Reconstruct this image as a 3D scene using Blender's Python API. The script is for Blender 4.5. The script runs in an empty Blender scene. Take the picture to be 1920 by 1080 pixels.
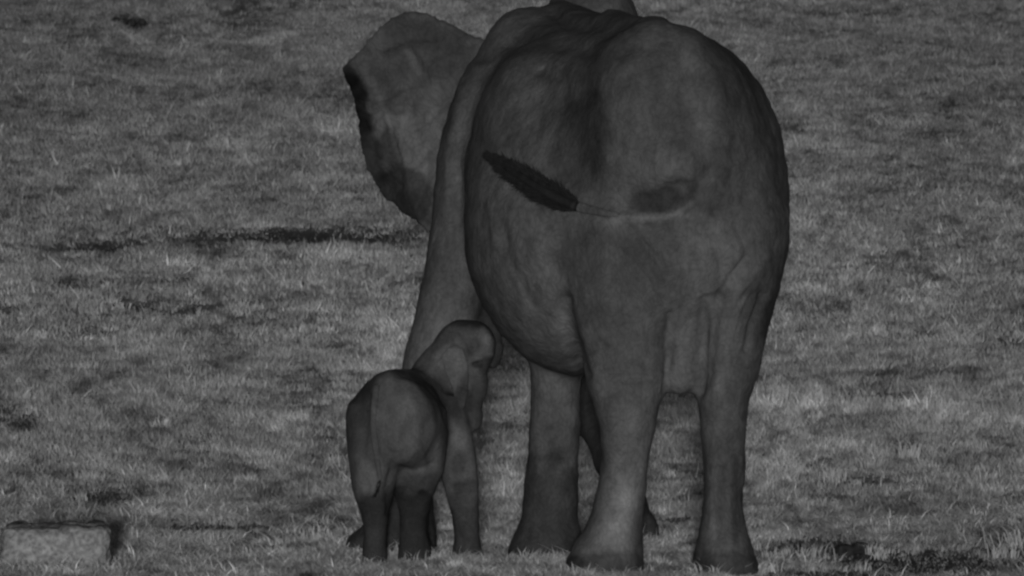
import bpy, math, random
import numpy as np
from mathutils import Vector

random.seed(7)
rng = np.random.default_rng(11)
scn = bpy.context.scene
col = scn.collection

# ------------------------------------------------------------------ camera
D = 60.0                                   # metres from the lens to the mother's hind feet
S = 0.0023                                 # metres covered by one photo pixel at that distance
TH = math.radians(2.6)                     # the lens looks down this much
ZC = (1076 - 540) * S
CAM = np.array([0.0, -D, ZC + D * math.tan(TH)])
L0 = D / math.cos(TH)
K = S / L0
cam = bpy.data.cameras.new("camera")
cam_o = bpy.data.objects.new("camera", cam)
col.objects.link(cam_o)
cam_o.location = CAM
cam_o.rotation_euler = (math.radians(90) - TH, 0, 0)
cam.sensor_width = 36.0
cam.lens = 36.0 / (1920 * K)
cam.dof.use_dof = True
cam.dof.focus_distance = D
cam.dof.aperture_fstop = 30
cam.clip_start = 1.0
cam.clip_end = 3000.0
scn.camera = cam_o

# ------------------------------------------------------------------ world + the one light
SUN_EL = math.radians(3.1)
SUN_AZ = math.radians(0.3)                # a little to the left of the lens axis
w = bpy.data.worlds.new("World")
scn.world = w
w.use_nodes = True
nt = w.node_tree
nt.nodes.clear()
out = nt.nodes.new("ShaderNodeOutputWorld")
bg = nt.nodes.new("ShaderNodeBackground")
bw = nt.nodes.new("ShaderNodeRGBToBW")     # an infrared camera sees no colour
sky = nt.nodes.new("ShaderNodeTexSky")
sky.sky_type = 'NISHITA'
sky.sun_disc = False
sky.sun_elevation = SUN_EL
sky.sun_rotation = math.pi + SUN_AZ
nt.links.new(sky.outputs[0], bw.inputs[0])
nt.links.new(bw.outputs[0], bg.inputs[0])
bg.inputs[1].default_value = 0.05
nt.links.new(bg.outputs[0], out.inputs[0])

sun = bpy.data.lights.new("sun", 'SUN')
sun.energy = 2.0
sun.angle = math.radians(2.0)             # a soft flood rather than a point
sun_o = bpy.data.objects.new("sun", sun)
col.objects.link(sun_o)
d = Vector((math.sin(SUN_AZ) * math.cos(SUN_EL), math.cos(SUN_AZ) * math.cos(SUN_EL), -math.sin(SUN_EL)))
sun_o.rotation_euler = d.to_track_quat('-Z', 'Y').to_euler()
sun_o.location = (-3, -40, 12)

scn.view_settings.view_transform = 'Standard'
scn.view_settings.look = 'None'
scn.view_settings.exposure = -0.45
scn.view_settings.gamma = 1.0
scn.cycles.filter_width = 2.6              # the soft lens of a long night camera
scn.cycles.use_denoising = True
scn.cycles.max_bounces = 4

# ------------------------------------------------------------------ helpers
CT, ST = math.cos(TH), math.sin(TH)


def W(px, py, Y):
    """world X and Z of photo pixel (px, py) on the plane at depth Y"""
    dx = (px - 960) * K
    dv = (540 - py) * K
    dy = CT + dv * ST
    dz = -ST + dv * CT
    t = (Y + D) / dy
    return dx * t, CAM[2] + dz * t


def P(X, Y, Z):
    """world -> photo pixel"""
    ry, rz = Y - CAM[1], Z - CAM[2]
    dep = ry * CT - rz * ST
    up = ry * ST + rz * CT
    return 960 + X / dep / K, 540 - up / dep / K


def rng_noise(seed, n=64):
    return np.random.default_rng(seed).random((n, n)).astype(np.float32)


def vnoise(x, y, seed):
    g = rng_noise(seed)
    xi, yi = np.floor(x).astype(int), np.floor(y).astype(int)
    fx, fy = x - xi, y - yi
    fx, fy = fx * fx * (3 - 2 * fx), fy * fy * (3 - 2 * fy)
    a = g[xi % 64, yi % 64]; b = g[(xi + 1) % 64, yi % 64]
    c = g[xi % 64, (yi + 1) % 64]; e = g[(xi + 1) % 64, (yi + 1) % 64]
    return (a * (1 - fx) + b * fx) * (1 - fy) + (c * (1 - fx) + e * fx) * fy


def fbm(x, y, seed, octs=3):
    s, a, t = 0, 1.0, 0
    for i in range(octs):
        s = s + a * vnoise(x * 2 ** i, y * 2 ** i, seed + i)
        t += a
        a *= 0.5
    return s / t


def tag(o, label=None, cat=None, group=None, kind=None):
    if label: o['label'] = label
    if cat: o['category'] = cat
    if group: o['group'] = group
    if kind: o['kind'] = kind
    return o


def link_mesh(name, V, F4=None, F3=None, m=None, parent=None, smooth=True, tone=None):
    """fast mesh from numpy arrays"""
    me = bpy.data.meshes.new(name)
    V = np.asarray(V, np.float32)
    nq = 0 if F4 is None else len(F4)
    n3 = 0 if F3 is None else len(F3)
    idx = []
    if nq: idx.append(np.asarray(F4, np.int32).ravel())
    if n3: idx.append(np.asarray(F3, np.int32).ravel())
    idx = np.concatenate(idx)
    me.vertices.add(len(V)); me.vertices.foreach_set('co', V.ravel())
    me.loops.add(len(idx)); me.loops.foreach_set('vertex_index', idx)
    me.polygons.add(nq + n3)
    ls = np.concatenate([np.arange(nq) * 4, nq * 4 + np.arange(n3) * 3]).astype(np.int32)
    me.polygons.foreach_set('loop_start', ls)
    me.update(calc_edges=True)
    me.polygons.foreach_set('use_smooth', np.full(nq + n3, smooth))
    if tone is not None:
        a = me.attributes.new('tone', 'FLOAT', 'POINT')
        a.data.foreach_set('value', np.asarray(tone, np.float32))
    me.validate()
    if m: me.materials.append(m)
    o = bpy.data.objects.new(name, me)
    col.objects.link(o)
    if parent:
        o.parent = parent
    return o


# ------------------------------------------------------------------ implicit modelling
class Field:
    def __init__(s, lo, hi, h):
        s.h = h
        s.lo = np.array(lo, float)
        s.n = np.ceil((np.array(hi) - s.lo) / h).astype(int) + 1
        s.F = np.full(s.n, 0.5, np.float32)
        s.ax = [s.lo[i] + h * np.arange(s.n[i]) for i in range(3)]

    def sub(s, lo, hi):
        sl = []
        for i in range(3):
            a = max(0, int((lo[i] - s.lo[i]) / s.h)); b = min(s.n[i], int((hi[i] - s.lo[i]) / s.h) + 2)
            if a >= b: return None, None
            sl.append(slice(a, b))
        g = np.meshgrid(*[s.ax[i][sl[i]].astype(np.float32) for i in range(3)], indexing='ij', sparse=True)
        return tuple(sl), g

    def add(s, sl, dd, k):
        a = s.F[sl]
        hh = np.clip(0.5 + 0.5 * (a - dd) / k, 0, 1)
        s.F[sl] = a * (1 - hh) + dd * hh - k * hh * (1 - hh)

    def cut(s, sl, dd, k):
        a = s.F[sl]; b = -dd
        hh = np.clip(0.5 - 0.5 * (a - b) / k, 0, 1)
        s.F[sl] = a * (1 - hh) + b * hh + k * hh * (1 - hh)

    def ell(s, px, py, Y, rx, ry, rz, k=0.06, roll=0, yaw=0, cut=False):
        """ellipsoid at a pixel and depth; rx, rz in photo pixels, ry in metres"""
        cx, cz = W(px, py, Y)
        rx, rz = rx * S, rz * S
        m = max(rx, ry, rz) + 1.5 * k + 0.03
        sl, g = s.sub((cx - m, Y - m, cz - m), (cx + m, Y + m, cz + m))
        if sl is None: return
        x, y, z = g[0] - cx, g[1] - Y, g[2] - cz
        if yaw:
            c_, s_ = math.cos(yaw), math.sin(yaw)
            x, y = x * c_ + y * s_, -x * s_ + y * c_
        if roll:
            c_, s_ = math.cos(roll), math.sin(roll)
            x, z = x * c_ - z * s_, x * s_ + z * c_
        k0 = np.sqrt((x / rx) ** 2 + (y / ry) ** 2 + (z / rz) ** 2) + 1e-6
        k1 = np.sqrt((x / rx ** 2) ** 2 + (y / ry ** 2) ** 2 + (z / rz ** 2) ** 2) + 1e-6
        dd = k0 * (k0 - 1) / k1
        (s.cut if cut else s.add)(sl, dd, k)

    def chain(s, pts, k=0.04, fy=1.0, cut=False):
        """tapered tube through (px, py, Y, r in pixels)"""
        q = []
        for px, py, Y, r in pts:
            x, z = W(px, py, Y)
            q.append((x, Y, z, r * S))
        for a, b in zip(q[:-1], q[1:]):
            r = max(a[3], b[3]); m = r + 1.5 * k + 0.02; my = r * max(fy, 1) + 1.5 * k + 0.02
            sl, g = s.sub((min(a[0], b[0]) - m, min(a[1], b[1]) - my, min(a[2], b[2]) - m),
                          (max(a[0], b[0]) + m, max(a[1], b[1]) + my, max(a[2], b[2]) + m))
            if sl is None: continue
            A = np.array(a[:3]); B = np.array(b[:3]) - A
            L2 = (B ** 2).sum() + 1e-9
            x, y, z = g[0] - A[0], g[1] - A[1], g[2] - A[2]
            t = np.clip((x * B[0] + y * B[1] + z * B[2]) / L2, 0, 1)
            t = t.astype(np.float32)
            dd = np.sqrt((x - t * B[0]) ** 2 + ((y - t * B[1]) / fy) ** 2 + (z - t * B[2]) ** 2) - (a[3] + (b[3] - a[3]) * t)
            (s.cut if cut else s.add)(sl, dd, k)

    def limb(s, rows, k=0.05, flat=0.0, p=2.2):
        """upright limb: rows of (py, left px, right px, Y, ry metres); the last row is the sole"""
        q = []
        for py, l, r, Y, ry in rows:
            xl, z = W(l, py, Y); xr, _ = W(r, py, Y)
            q.append((z, (xl + xr) / 2, (xr - xl) / 2, Y, ry))
        q = np.array(q[::-1])
        z0, z1 = q[0, 0], q[-1, 0]
        m = 1.5 * k + 0.03
        sl, g = s.sub((min(q[:, 1] - q[:, 2]) - m, min(q[:, 3] - q[:, 4]) - m, z0 - m),
                      (max(q[:, 1] + q[:, 2]) + m, max(q[:, 3] + q[:, 4]) + m, z1 + m))
        z = g[2]
        zz = z.ravel()

        def it(i):
            return np.interp(zz, q[:, 0], q[:, i]).astype(np.float32).reshape(z.shape)
        cx, rx, cy, ry = it(1), it(2), it(3), it(4)
        x, y = (g[0] - cx), (g[1] - cy)
        n = (np.abs(x / rx) ** p + np.abs(y / ry) ** p) ** (1 / p)
        dd = (n - 1) * np.minimum(rx, ry)
        e = 0.02
        dd = np.maximum(dd, (z0 - z) + 0 * dd)
        dd = np.maximum(dd, (z - z1) + 0 * dd)
        s.add(sl, dd, k)

    def loft(s, rows, k=0.06, p=2.2, lift=0.5):
        """body along the depth: rows of (Y, left, right, top, bottom) in pixels"""
        q = []
        for Y, l, r, t, b in rows:
            xl, zt = W(l, t, Y); xr, zb = W(r, b, Y)
            q.append((Y, (xl + xr) / 2, (xr - xl) / 2, zb + (zt - zb) * lift, zt, zb))
        q = np.array(q)
        m = 1.5 * k + 0.03
        sl, g = s.sub((min(q[:, 1] - q[:, 2]) - m, q[0, 0] - m, min(q[:, 5]) - m),
                      (max(q[:, 1] + q[:, 2]) + m, q[-1, 0] + m, max(q[:, 4]) + m))
        y = g[1]; yy = y.ravel()

        def it(i):
            return np.interp(yy, q[:, 0], q[:, i]).astype(np.float32).reshape(y.shape)
        cx, rx, cz, zt, zb = it(1), it(2), it(3), it(4), it(5)
        x, z = g[0] - cx, g[2] - cz
        rz = np.where(z > 0, zt - cz, cz - zb)
        n = (np.abs(x / rx) ** p + np.abs(z / rz) ** p) ** (1 / p)
        dd = (n - 1) * np.minimum(rx, rz)
        dd = np.maximum(dd, q[0, 0] - y); dd = np.maximum(dd, y - q[-1, 0])
        s.add(sl, dd, k)

    def blur(s, n=1):
        for _ in range(n):
            for a in range(3):
                F = s.F
                G = F.copy()
                i0 = [slice(None)] * 3; i1 = [slice(None)] * 3; i2 = [slice(None)] * 3
                i0[a] = slice(0, -2); i1[a] = slice(1, -1); i2[a] = slice(2, None)
                G[tuple(i1)] = 0.25 * F[tuple(i0)] + 0.5 * F[tuple(i1)] + 0.25 * F[tuple(i2)]
                s.F = G

    def mesh(s):
        F = s.F
        ins = F < 0
        nx, ny, nz = F.shape
        cnt = np.zeros((nx - 1, ny - 1, nz - 1), np.int8)
        for i in (0, 1):
            for j in (0, 1):
                for k in (0, 1):
                    cnt += ins[i:nx - 1 + i, j:ny - 1 + j, k:nz - 1 + k]
        act = np.argwhere((cnt > 0) & (cnt < 8))
        ids = np.full(cnt.shape, -1, np.int32)
        ids[act[:, 0], act[:, 1], act[:, 2]] = np.arange(len(act))
        acc = np.zeros((len(act), 3)); num = np.zeros(len(act))
        for a in range(3):
            o = [b for b in range(3) if b != a]
            for u in (0, 1):
                for v in (0, 1):
                    off = np.zeros(3, int); off[o[0]] = u; off[o[1]] = v
                    p0 = act + off
                    p1 = p0.copy(); p1[:, a] += 1
                    f0 = F[p0[:, 0], p0[:, 1], p0[:, 2]]; f1 = F[p1[:, 0], p1[:, 1], p1[:, 2]]
                    cr = (f0 < 0) != (f1 < 0)
                    t = np.where(cr, f0 / np.where(cr, f0 - f1, 1), 0)
                    q = off[None, :].astype(float).repeat(len(act), 0)
                    q[:, a] = t
                    acc += q * cr[:, None]; num += cr
        V = (act + acc / num[:, None]) * s.h + s.lo
        quads = []
        for a in range(3):
            o = [(a + 1) % 3, (a + 2) % 3]
            sh = [slice(None)] * 3
            A = [slice(1, -1)] * 3
            A[a] = slice(0, F.shape[a] - 1)
            B = list(A); B[a] = slice(1, F.shape[a])
            i0, i1 = ins[tuple(A)], ins[tuple(B)]
            e = np.argwhere(i0 != i1)
            flip = i0[e[:, 0], e[:, 1], e[:, 2]]
            base = e + 1
            base[:, a] -= 1
            c = []
            for du, dv in ((-1, -1), (0, -1), (0, 0), (-1, 0)):
                pnt = base.copy(); pnt[:, o[0]] += du; pnt[:, o[1]] += dv
                c.append(ids[pnt[:, 0], pnt[:, 1], pnt[:, 2]])
            c = np.stack(c, 1)
            c[~flip] = c[~flip][:, ::-1]
            quads.append(c)
        Q = np.concatenate(quads)
        return V, Q


def normals(V, Q):
    n = np.cross(V[Q[:, 2]] - V[Q[:, 0]], V[Q[:, 3]] - V[Q[:, 1]])
    N = np.zeros_like(V)
    for i in range(4):
        for c in range(3):
            N[:, c] += np.bincount(Q[:, i], n[:, c], len(V))
    return N / (np.linalg.norm(N, axis=1)[:, None] + 1e-12)


def relax(V, Q, n=3, lam=0.5):
    for _ in range(n):
        A = np.zeros_like(V); c = np.zeros(len(V))
        for i in range(4):
            j = (i + 1) % 4
            for k in range(3):
                A[:, k] += np.bincount(Q[:, i], V[Q[:, j], k], len(V)) + np.bincount(Q[:, j], V[Q[:, i], k], len(V))
            c += np.bincount(Q[:, i], minlength=len(V)) + np.bincount(Q[:, j], minlength=len(V))
        V = V * (1 - lam) + lam * A / c[:, None]
    return V


def seg_dist(px, py, line):
    """distance in pixels to a polyline and the width parameter"""
    best = np.full(px.shape, 1e9)
    for a, b in zip(line[:-1], line[1:]):
        bx, by = b[0] - a[0], b[1] - a[1]
        t = np.clip(((px - a[0]) * bx + (py - a[1]) * by) / (bx * bx + by * by + 1e-9), 0, 1)
        best = np.minimum(best, np.hypot(px - a[0] - t * bx, py - a[1] - t * by))
    return best


def sculpt(V, Q, strokes, ymax):
    """push the rear-facing skin in (-) or out (+) along strokes: (polyline, half width px, depth m)"""
    N = normals(V, Q)
    px, py = P(V[:, 0], V[:, 1], V[:, 2])
    front = np.clip(-N[:, 1] * 3 + 0.6, 0, 1) * (V[:, 1] < ymax)
    amt = np.zeros(len(V))
    for line, wd, dep in strokes:
        ds = seg_dist(px, py, line)
        amt += dep * np.exp(-(ds / wd) ** 2)
    return V + N * (amt * front)[:, None]


def paint(V, Q, blobs, base=1.0, ymin=-9, ymax=9, tone=None, allround=False):
    """skin stains, and shade and light put into the tone: (cx, cy, rx, ry, angle deg, factor, softness)"""
    px, py = P(V[:, 0], V[:, 1], V[:, 2])
    t = np.full(len(V), base) if tone is None else tone
    wob = (fbm(px / 22 + 50, py / 22 + 50, 5) - 0.5)
    sel = (V[:, 1] >= ymin) & (V[:, 1] <= ymax)
    for cx, cy, rx, ry, ang, f, soft in blobs:
        a = math.radians(ang)
        u = (px - cx) * math.cos(a) + (py - cy) * math.sin(a)
        v = -(px - cx) * math.sin(a) + (py - cy) * math.cos(a)
        r = np.sqrt((u / rx) ** 2 + (v / ry) ** 2) + wob * 0.7
        m = np.clip((1 + soft / 2 - r) / soft, 0, 1)
        m = m * m * (3 - 2 * m) * sel
        t = t * (1 + (f - 1) * m)
    return t


# ------------------------------------------------------------------ materials (all grey: an infrared picture)
def skin_material(name, base, bump_scale=1.0, mott=0.25):
    m = bpy.data.materials.new(name)
    m.use_nodes = True
    n = m.node_tree; n.nodes.clear()
    L = n.links.new
    o = n.nodes.new("ShaderNodeOutputMaterial")
    b = n.nodes.new("ShaderNodeBsdfPrincipled")
    b.inputs['Roughness'].default_value = 0.85
    b.inputs['Specular IOR Level'].default_value = 0.15
    L(b.outputs[0], o.inputs[0])
    tc = n.nodes.new("ShaderNodeTexCoord")
    at = n.nodes.new("ShaderNodeAttribute"); at.attribute_name = 'tone'
    n1 = n.nodes.new("ShaderNodeTexNoise"); n1.inputs['Scale'].default_value = 10; n1.inputs['Detail'].default_value = 5
    n1.inputs['Roughness'].default_value = 0.6
    L(tc.outputs['Object'], n1.inputs['Vector'])
    mr = n.nodes.new("ShaderNodeMapRange")
    mr.inputs[1].default_value = 0.3; mr.inputs[2].default_value = 0.7
    mr.inputs[3].default_value = base * (1 - mott); mr.inputs[4].default_value = base * (1 + mott)
    L(n1.outputs[0], mr.inputs[0])
    mu = n.nodes.new("ShaderNodeMath"); mu.operation = 'MULTIPLY'
    L(mr.outputs[0], mu.inputs[0]); L(at.outputs['Fac'], mu.inputs[1])
    # dried dust in patches, and dirt held by the cracks
    nd = n.nodes.new("ShaderNodeTexNoise"); nd.inputs['Scale'].default_value = 3.2; nd.inputs['Detail'].default_value = 7; nd.inputs['Roughness'].default_value = 0.68
    mpd = n.nodes.new("ShaderNodeMapping"); mpd.inputs['Scale'].default_value = (1.3, 1, 0.6); mpd.inputs['Location'].default_value = (3, 1, 7)
    L(tc.outputs['Object'], mpd.inputs[0]); L(mpd.outputs[0], nd.inputs['Vector'])
    rd = n.nodes.new("ShaderNodeMapRange"); rd.inputs[1].default_value = 0.42; rd.inputs[2].default_value = 0.66; rd.inputs[3].default_value = 0.78; rd.inputs[4].default_value = 1.34
    L(nd.outputs[0], rd.inputs[0])
    ns = n.nodes.new("ShaderNodeTexNoise"); ns.inputs['Scale'].default_value = 42 * bump_scale; ns.inputs['Detail'].default_value = 4; ns.inputs['Roughness'].default_value = 0.7
    L(tc.outputs['Object'], ns.inputs['Vector'])
    rs = n.nodes.new("ShaderNodeMapRange"); rs.inputs[1].default_value = 0.3; rs.inputs[2].default_value = 0.55; rs.inputs[3].default_value = 0.82; rs.inputs[4].default_value = 1.04
    L(ns.outputs[0], rs.inputs[0])
    m2 = n.nodes.new("ShaderNodeMath"); m2.operation = 'MULTIPLY'; L(mu.outputs[0], m2.inputs[0]); L(rd.outputs[0], m2.inputs[1])
    m3 = n.nodes.new("ShaderNodeMath"); m3.operation = 'MULTIPLY'; L(m2.outputs[0], m3.inputs[0]); L(rs.outputs[0], m3.inputs[1])
    # wrinkles: cracked cells plus long folds
    vo = n.nodes.new("ShaderNodeTexVoronoi"); vo.feature = 'DISTANCE_TO_EDGE'; vo.inputs['Scale'].default_value = 38 * bump_scale
    mp = n.nodes.new("ShaderNodeMapping"); mp.inputs['Scale'].default_value = (1, 1, 0.6)
    nz = n.nodes.new("ShaderNodeTexNoise"); nz.inputs['Scale'].default_value = 9 * bump_scale
    mx = n.nodes.new("ShaderNodeMix"); mx.data_type = 'VECTOR'; mx.inputs[0].default_value = 0.12
    L(tc.outputs['Object'], nz.inputs['Vector'])
    L(tc.outputs['Object'], mx.inputs[4]); L(nz.outputs['Color'], mx.inputs[5])
    L(mx.outputs[1], mp.inputs[0]); L(mp.outputs[0], vo.inputs['Vector'])
    n3 = n.nodes.new("ShaderNodeTexNoise"); n3.inputs['Scale'].default_value = 22 * bump_scale; n3.inputs['Detail'].default_value = 6
    mp2 = n.nodes.new("ShaderNodeMapping"); mp2.inputs['Scale'].default_value = (1, 1, 0.7)
    L(tc.outputs['Object'], mp2.inputs[0]); L(mp2.outputs[0], n3.inputs['Vector'])
    rc = n.nodes.new("ShaderNodeMapRange"); rc.inputs[1].default_value = 0.0; rc.inputs[2].default_value = 0.12; rc.inputs[3].default_value = 0.80; rc.inputs[4].default_value = 1.0
    L(vo.outputs['Distance'], rc.inputs[0])
    m4 = n.nodes.new("ShaderNodeMath"); m4.operation = 'MULTIPLY'; L(m3.outputs[0], m4.inputs[0]); L(rc.outputs[0], m4.inputs[1])
    L(m4.outputs[0], b.inputs['Base Color'])
    ad = n.nodes.new("ShaderNodeMath"); ad.operation = 'MULTIPLY_ADD'; ad.inputs[1].default_value = 0.5
    L(vo.outputs['Distance'], ad.inputs[0]); L(n3.outputs[0], ad.inputs[2])
    bp = n.nodes.new("ShaderNodeBump"); bp.inputs['Strength'].default_value = 0.5; bp.inputs['Distance'].default_value = 0.014 / bump_scale
    L(ad.outputs[0], bp.inputs['Height']); L(bp.outputs[0], b.inputs['Normal'])
    return m


def tone_material(name, base, rough=0.9, noise=0.2, scale=30, bump=0.0):
    m = bpy.data.materials.new(name)
    m.use_nodes = True
    n = m.node_tree; L = n.links.new
    b = n.nodes['Principled BSDF']
    b.inputs['Roughness'].default_value = rough
    b.inputs['Specular IOR Level'].default_value = 0.1
    tc = n.nodes.new("ShaderNodeTexCoord")
    at = n.nodes.new("ShaderNodeAttribute"); at.attribute_name = 'tone'
    n1 = n.nodes.new("ShaderNodeTexNoise"); n1.inputs['Scale'].default_value = scale; n1.inputs['Detail'].default_value = 4
    L(tc.outputs['Object'], n1.inputs['Vector'])
    mr = n.nodes.new("ShaderNodeMapRange")
    mr.inputs[1].default_value = 0.3; mr.inputs[2].default_value = 0.7
    mr.inputs[3].default_value = base * (1 - noise); mr.inputs[4].default_value = base * (1 + noise)
    L(n1.outputs[0], mr.inputs[0])
    mu = n.nodes.new("ShaderNodeMath"); mu.operation = 'MULTIPLY'
    L(mr.outputs[0], mu.inputs[0]); L(at.outputs['Fac'], mu.inputs[1])
    L(mu.outputs[0], b.inputs['Base Color'])
    if bump:
        bp = n.nodes.new("ShaderNodeBump"); bp.inputs['Strength'].default_value = 0.8; bp.inputs['Distance'].default_value = bump
        L(n1.outputs[0], bp.inputs['Height']); L(bp.outputs[0], b.inputs['Normal'])
    return m


M_SKIN = skin_material('elephant_skin', 0.113, 1.0, 0.22)
M_CALF = skin_material('calf_skin', 0.110, 1.6, 0.22)
M_HAIR = tone_material('tail_hair', 0.026, 0.7)
M_SOIL = tone_material('soil', 0.30, 1.0, 0.4, 9, 0.02)
M_GRASS = tone_material('grass_blades', 0.36, 0.8, 0.15, 3)
M_STONE = tone_material('stone', 0.29, 0.95, 0.45, 48, 0.02)
M_DUNG = tone_material('dung', 0.035, 0.9, 0.4, 40, 0.01)

# ------------------------------------------------------------------ ground
SLOPE = math.tan(math.radians(1.25))


def terrain(x, y):
    t = np.clip(y - 4, 0, None)
    base = np.where(t < 6, t * t / 12, t - 3) * SLOPE
    base = base * np.where(y > 140, 1, 1)
    n = (fbm(x * 0.9 + 31, y * 0.35 + 17, 3, 3) - 0.5) * 0.07
    n2 = (fbm(x * 5 + 31, y * 3 + 17, 8, 2) - 0.5) * 0.018
    fade = np.clip((np.abs(x) + 0.001), 0, 1) * 0 + 1
    near = np.exp(-((y - 0.3) / 2.2) ** 2) * np.exp(-(x / 2.2) ** 2)
    return base + n * (1 - near) + n2 * (1 - near * 0.7)


# bare, trodden or wet soil, and shade drawn in between the hind legs: (px, py, rx, ry, angle, strength)
BARE_AND_SHADE = [(565, 443, 240, 17, 0, 1), (190, 462, 120, 10, -3, .9), (255, 575, 45, 8, 4, .9), (350, 584, 60, 8, -5, .9),
        (395, 990, 110, 13, 1, 1), (200, 940, 75, 22, 0, .7), (1585, 1030, 40, 17, 0, 1), (1500, 1022, 110, 15, -4, .95),
        (1720, 1052, 230, 30, 2, 1), (1560, 1078, 180, 14, 0, .9), (1275, 978, 45, 9, 0, .85), (245, 42, 30, 12, 20, 1),
        (1480, 975, 60, 8, 0, .5), (140, 533, 60, 16, 0, .6), (330, 530, 40, 8, 0, .6), (170, 625, 60, 10, 0, .5),
        (30, 785, 60, 22, 0, .6), (1640, 745, 60, 7, -4, .6), (20, 580, 25, 12, 0, .6), (1880, 640, 60, 20, 0, .5),
        (460, 40, 60, 16, 0, .6), (1530, 30, 60, 12, 0, .5), (1610, 905, 90, 12, 0, .5), (600, 700, 90, 8, 0, .4)]
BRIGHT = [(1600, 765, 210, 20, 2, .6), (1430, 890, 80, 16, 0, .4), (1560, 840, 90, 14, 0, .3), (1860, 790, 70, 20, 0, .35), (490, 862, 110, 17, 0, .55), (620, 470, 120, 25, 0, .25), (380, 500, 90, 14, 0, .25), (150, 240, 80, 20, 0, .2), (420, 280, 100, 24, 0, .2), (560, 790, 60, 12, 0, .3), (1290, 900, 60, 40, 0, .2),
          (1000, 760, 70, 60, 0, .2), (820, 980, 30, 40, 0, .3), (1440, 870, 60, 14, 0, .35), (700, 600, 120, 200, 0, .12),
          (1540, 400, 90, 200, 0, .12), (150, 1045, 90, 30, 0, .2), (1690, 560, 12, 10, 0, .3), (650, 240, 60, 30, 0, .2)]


def ground_masks(x, y, z):
    px, py = P(x, y, z)
    wob = (fbm(px / 30 + 9, py / 7 + 9, 21, 3) - 0.5)
    out = []
    for lst in (BARE_AND_SHADE, BRIGHT):
        m = np.zeros(px.shape)
        for cx, cy, rx, ry, ang, st in lst:
            a = math.radians(ang)
            u = (px - cx) * math.cos(a) + (py - cy) * math.sin(a)
            v = -(px - cx) * math.sin(a) + (py - cy) * math.cos(a)
            r = np.sqrt((u / rx) ** 2 + (v / ry) ** 2) + wob * 0.9
            e = np.clip((1.4 - r) / 0.9, 0, 1)
            m = np.maximum(m, st * e)
        out.append(m)
    return out


xs = np.concatenate([-np.geomspace(600, 5.0, 26), np.arange(-4.95, 4.96, 0.05), np.geomspace(5.0, 600, 26)])
ys = np.concatenate([-np.geomspace(200, 4.0, 16), np.arange(-3.9, 8, 0.05), np.arange(8, 62, 0.15), np.geomspace(62.2, 900, 26)])
GX, GY = np.meshgrid(xs, ys, indexing='ij')
GZ = terrain(GX, GY)
bare, bright = ground_masks(GX, GY, GZ)
GZ = GZ - 0.02 * bare * (GY > -3) * (GY < 60)
nx_, ny_ = GX.shape
V = np.stack([GX, GY, GZ], -1).reshape(-1, 3)
ii = np.arange(nx_ * ny_).reshape(nx_, ny_)
Q = np.stack([ii[:-1, :-1], ii[1:, :-1], ii[1:, 1:], ii[:-1, 1:]], -1).reshape(-1, 4)
tone = (1.0 - 0.5 * bare).ravel()
g = link_mesh('ground', V, Q, m=M_SOIL, tone=tone)
tag(g, kind='structure')


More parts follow.
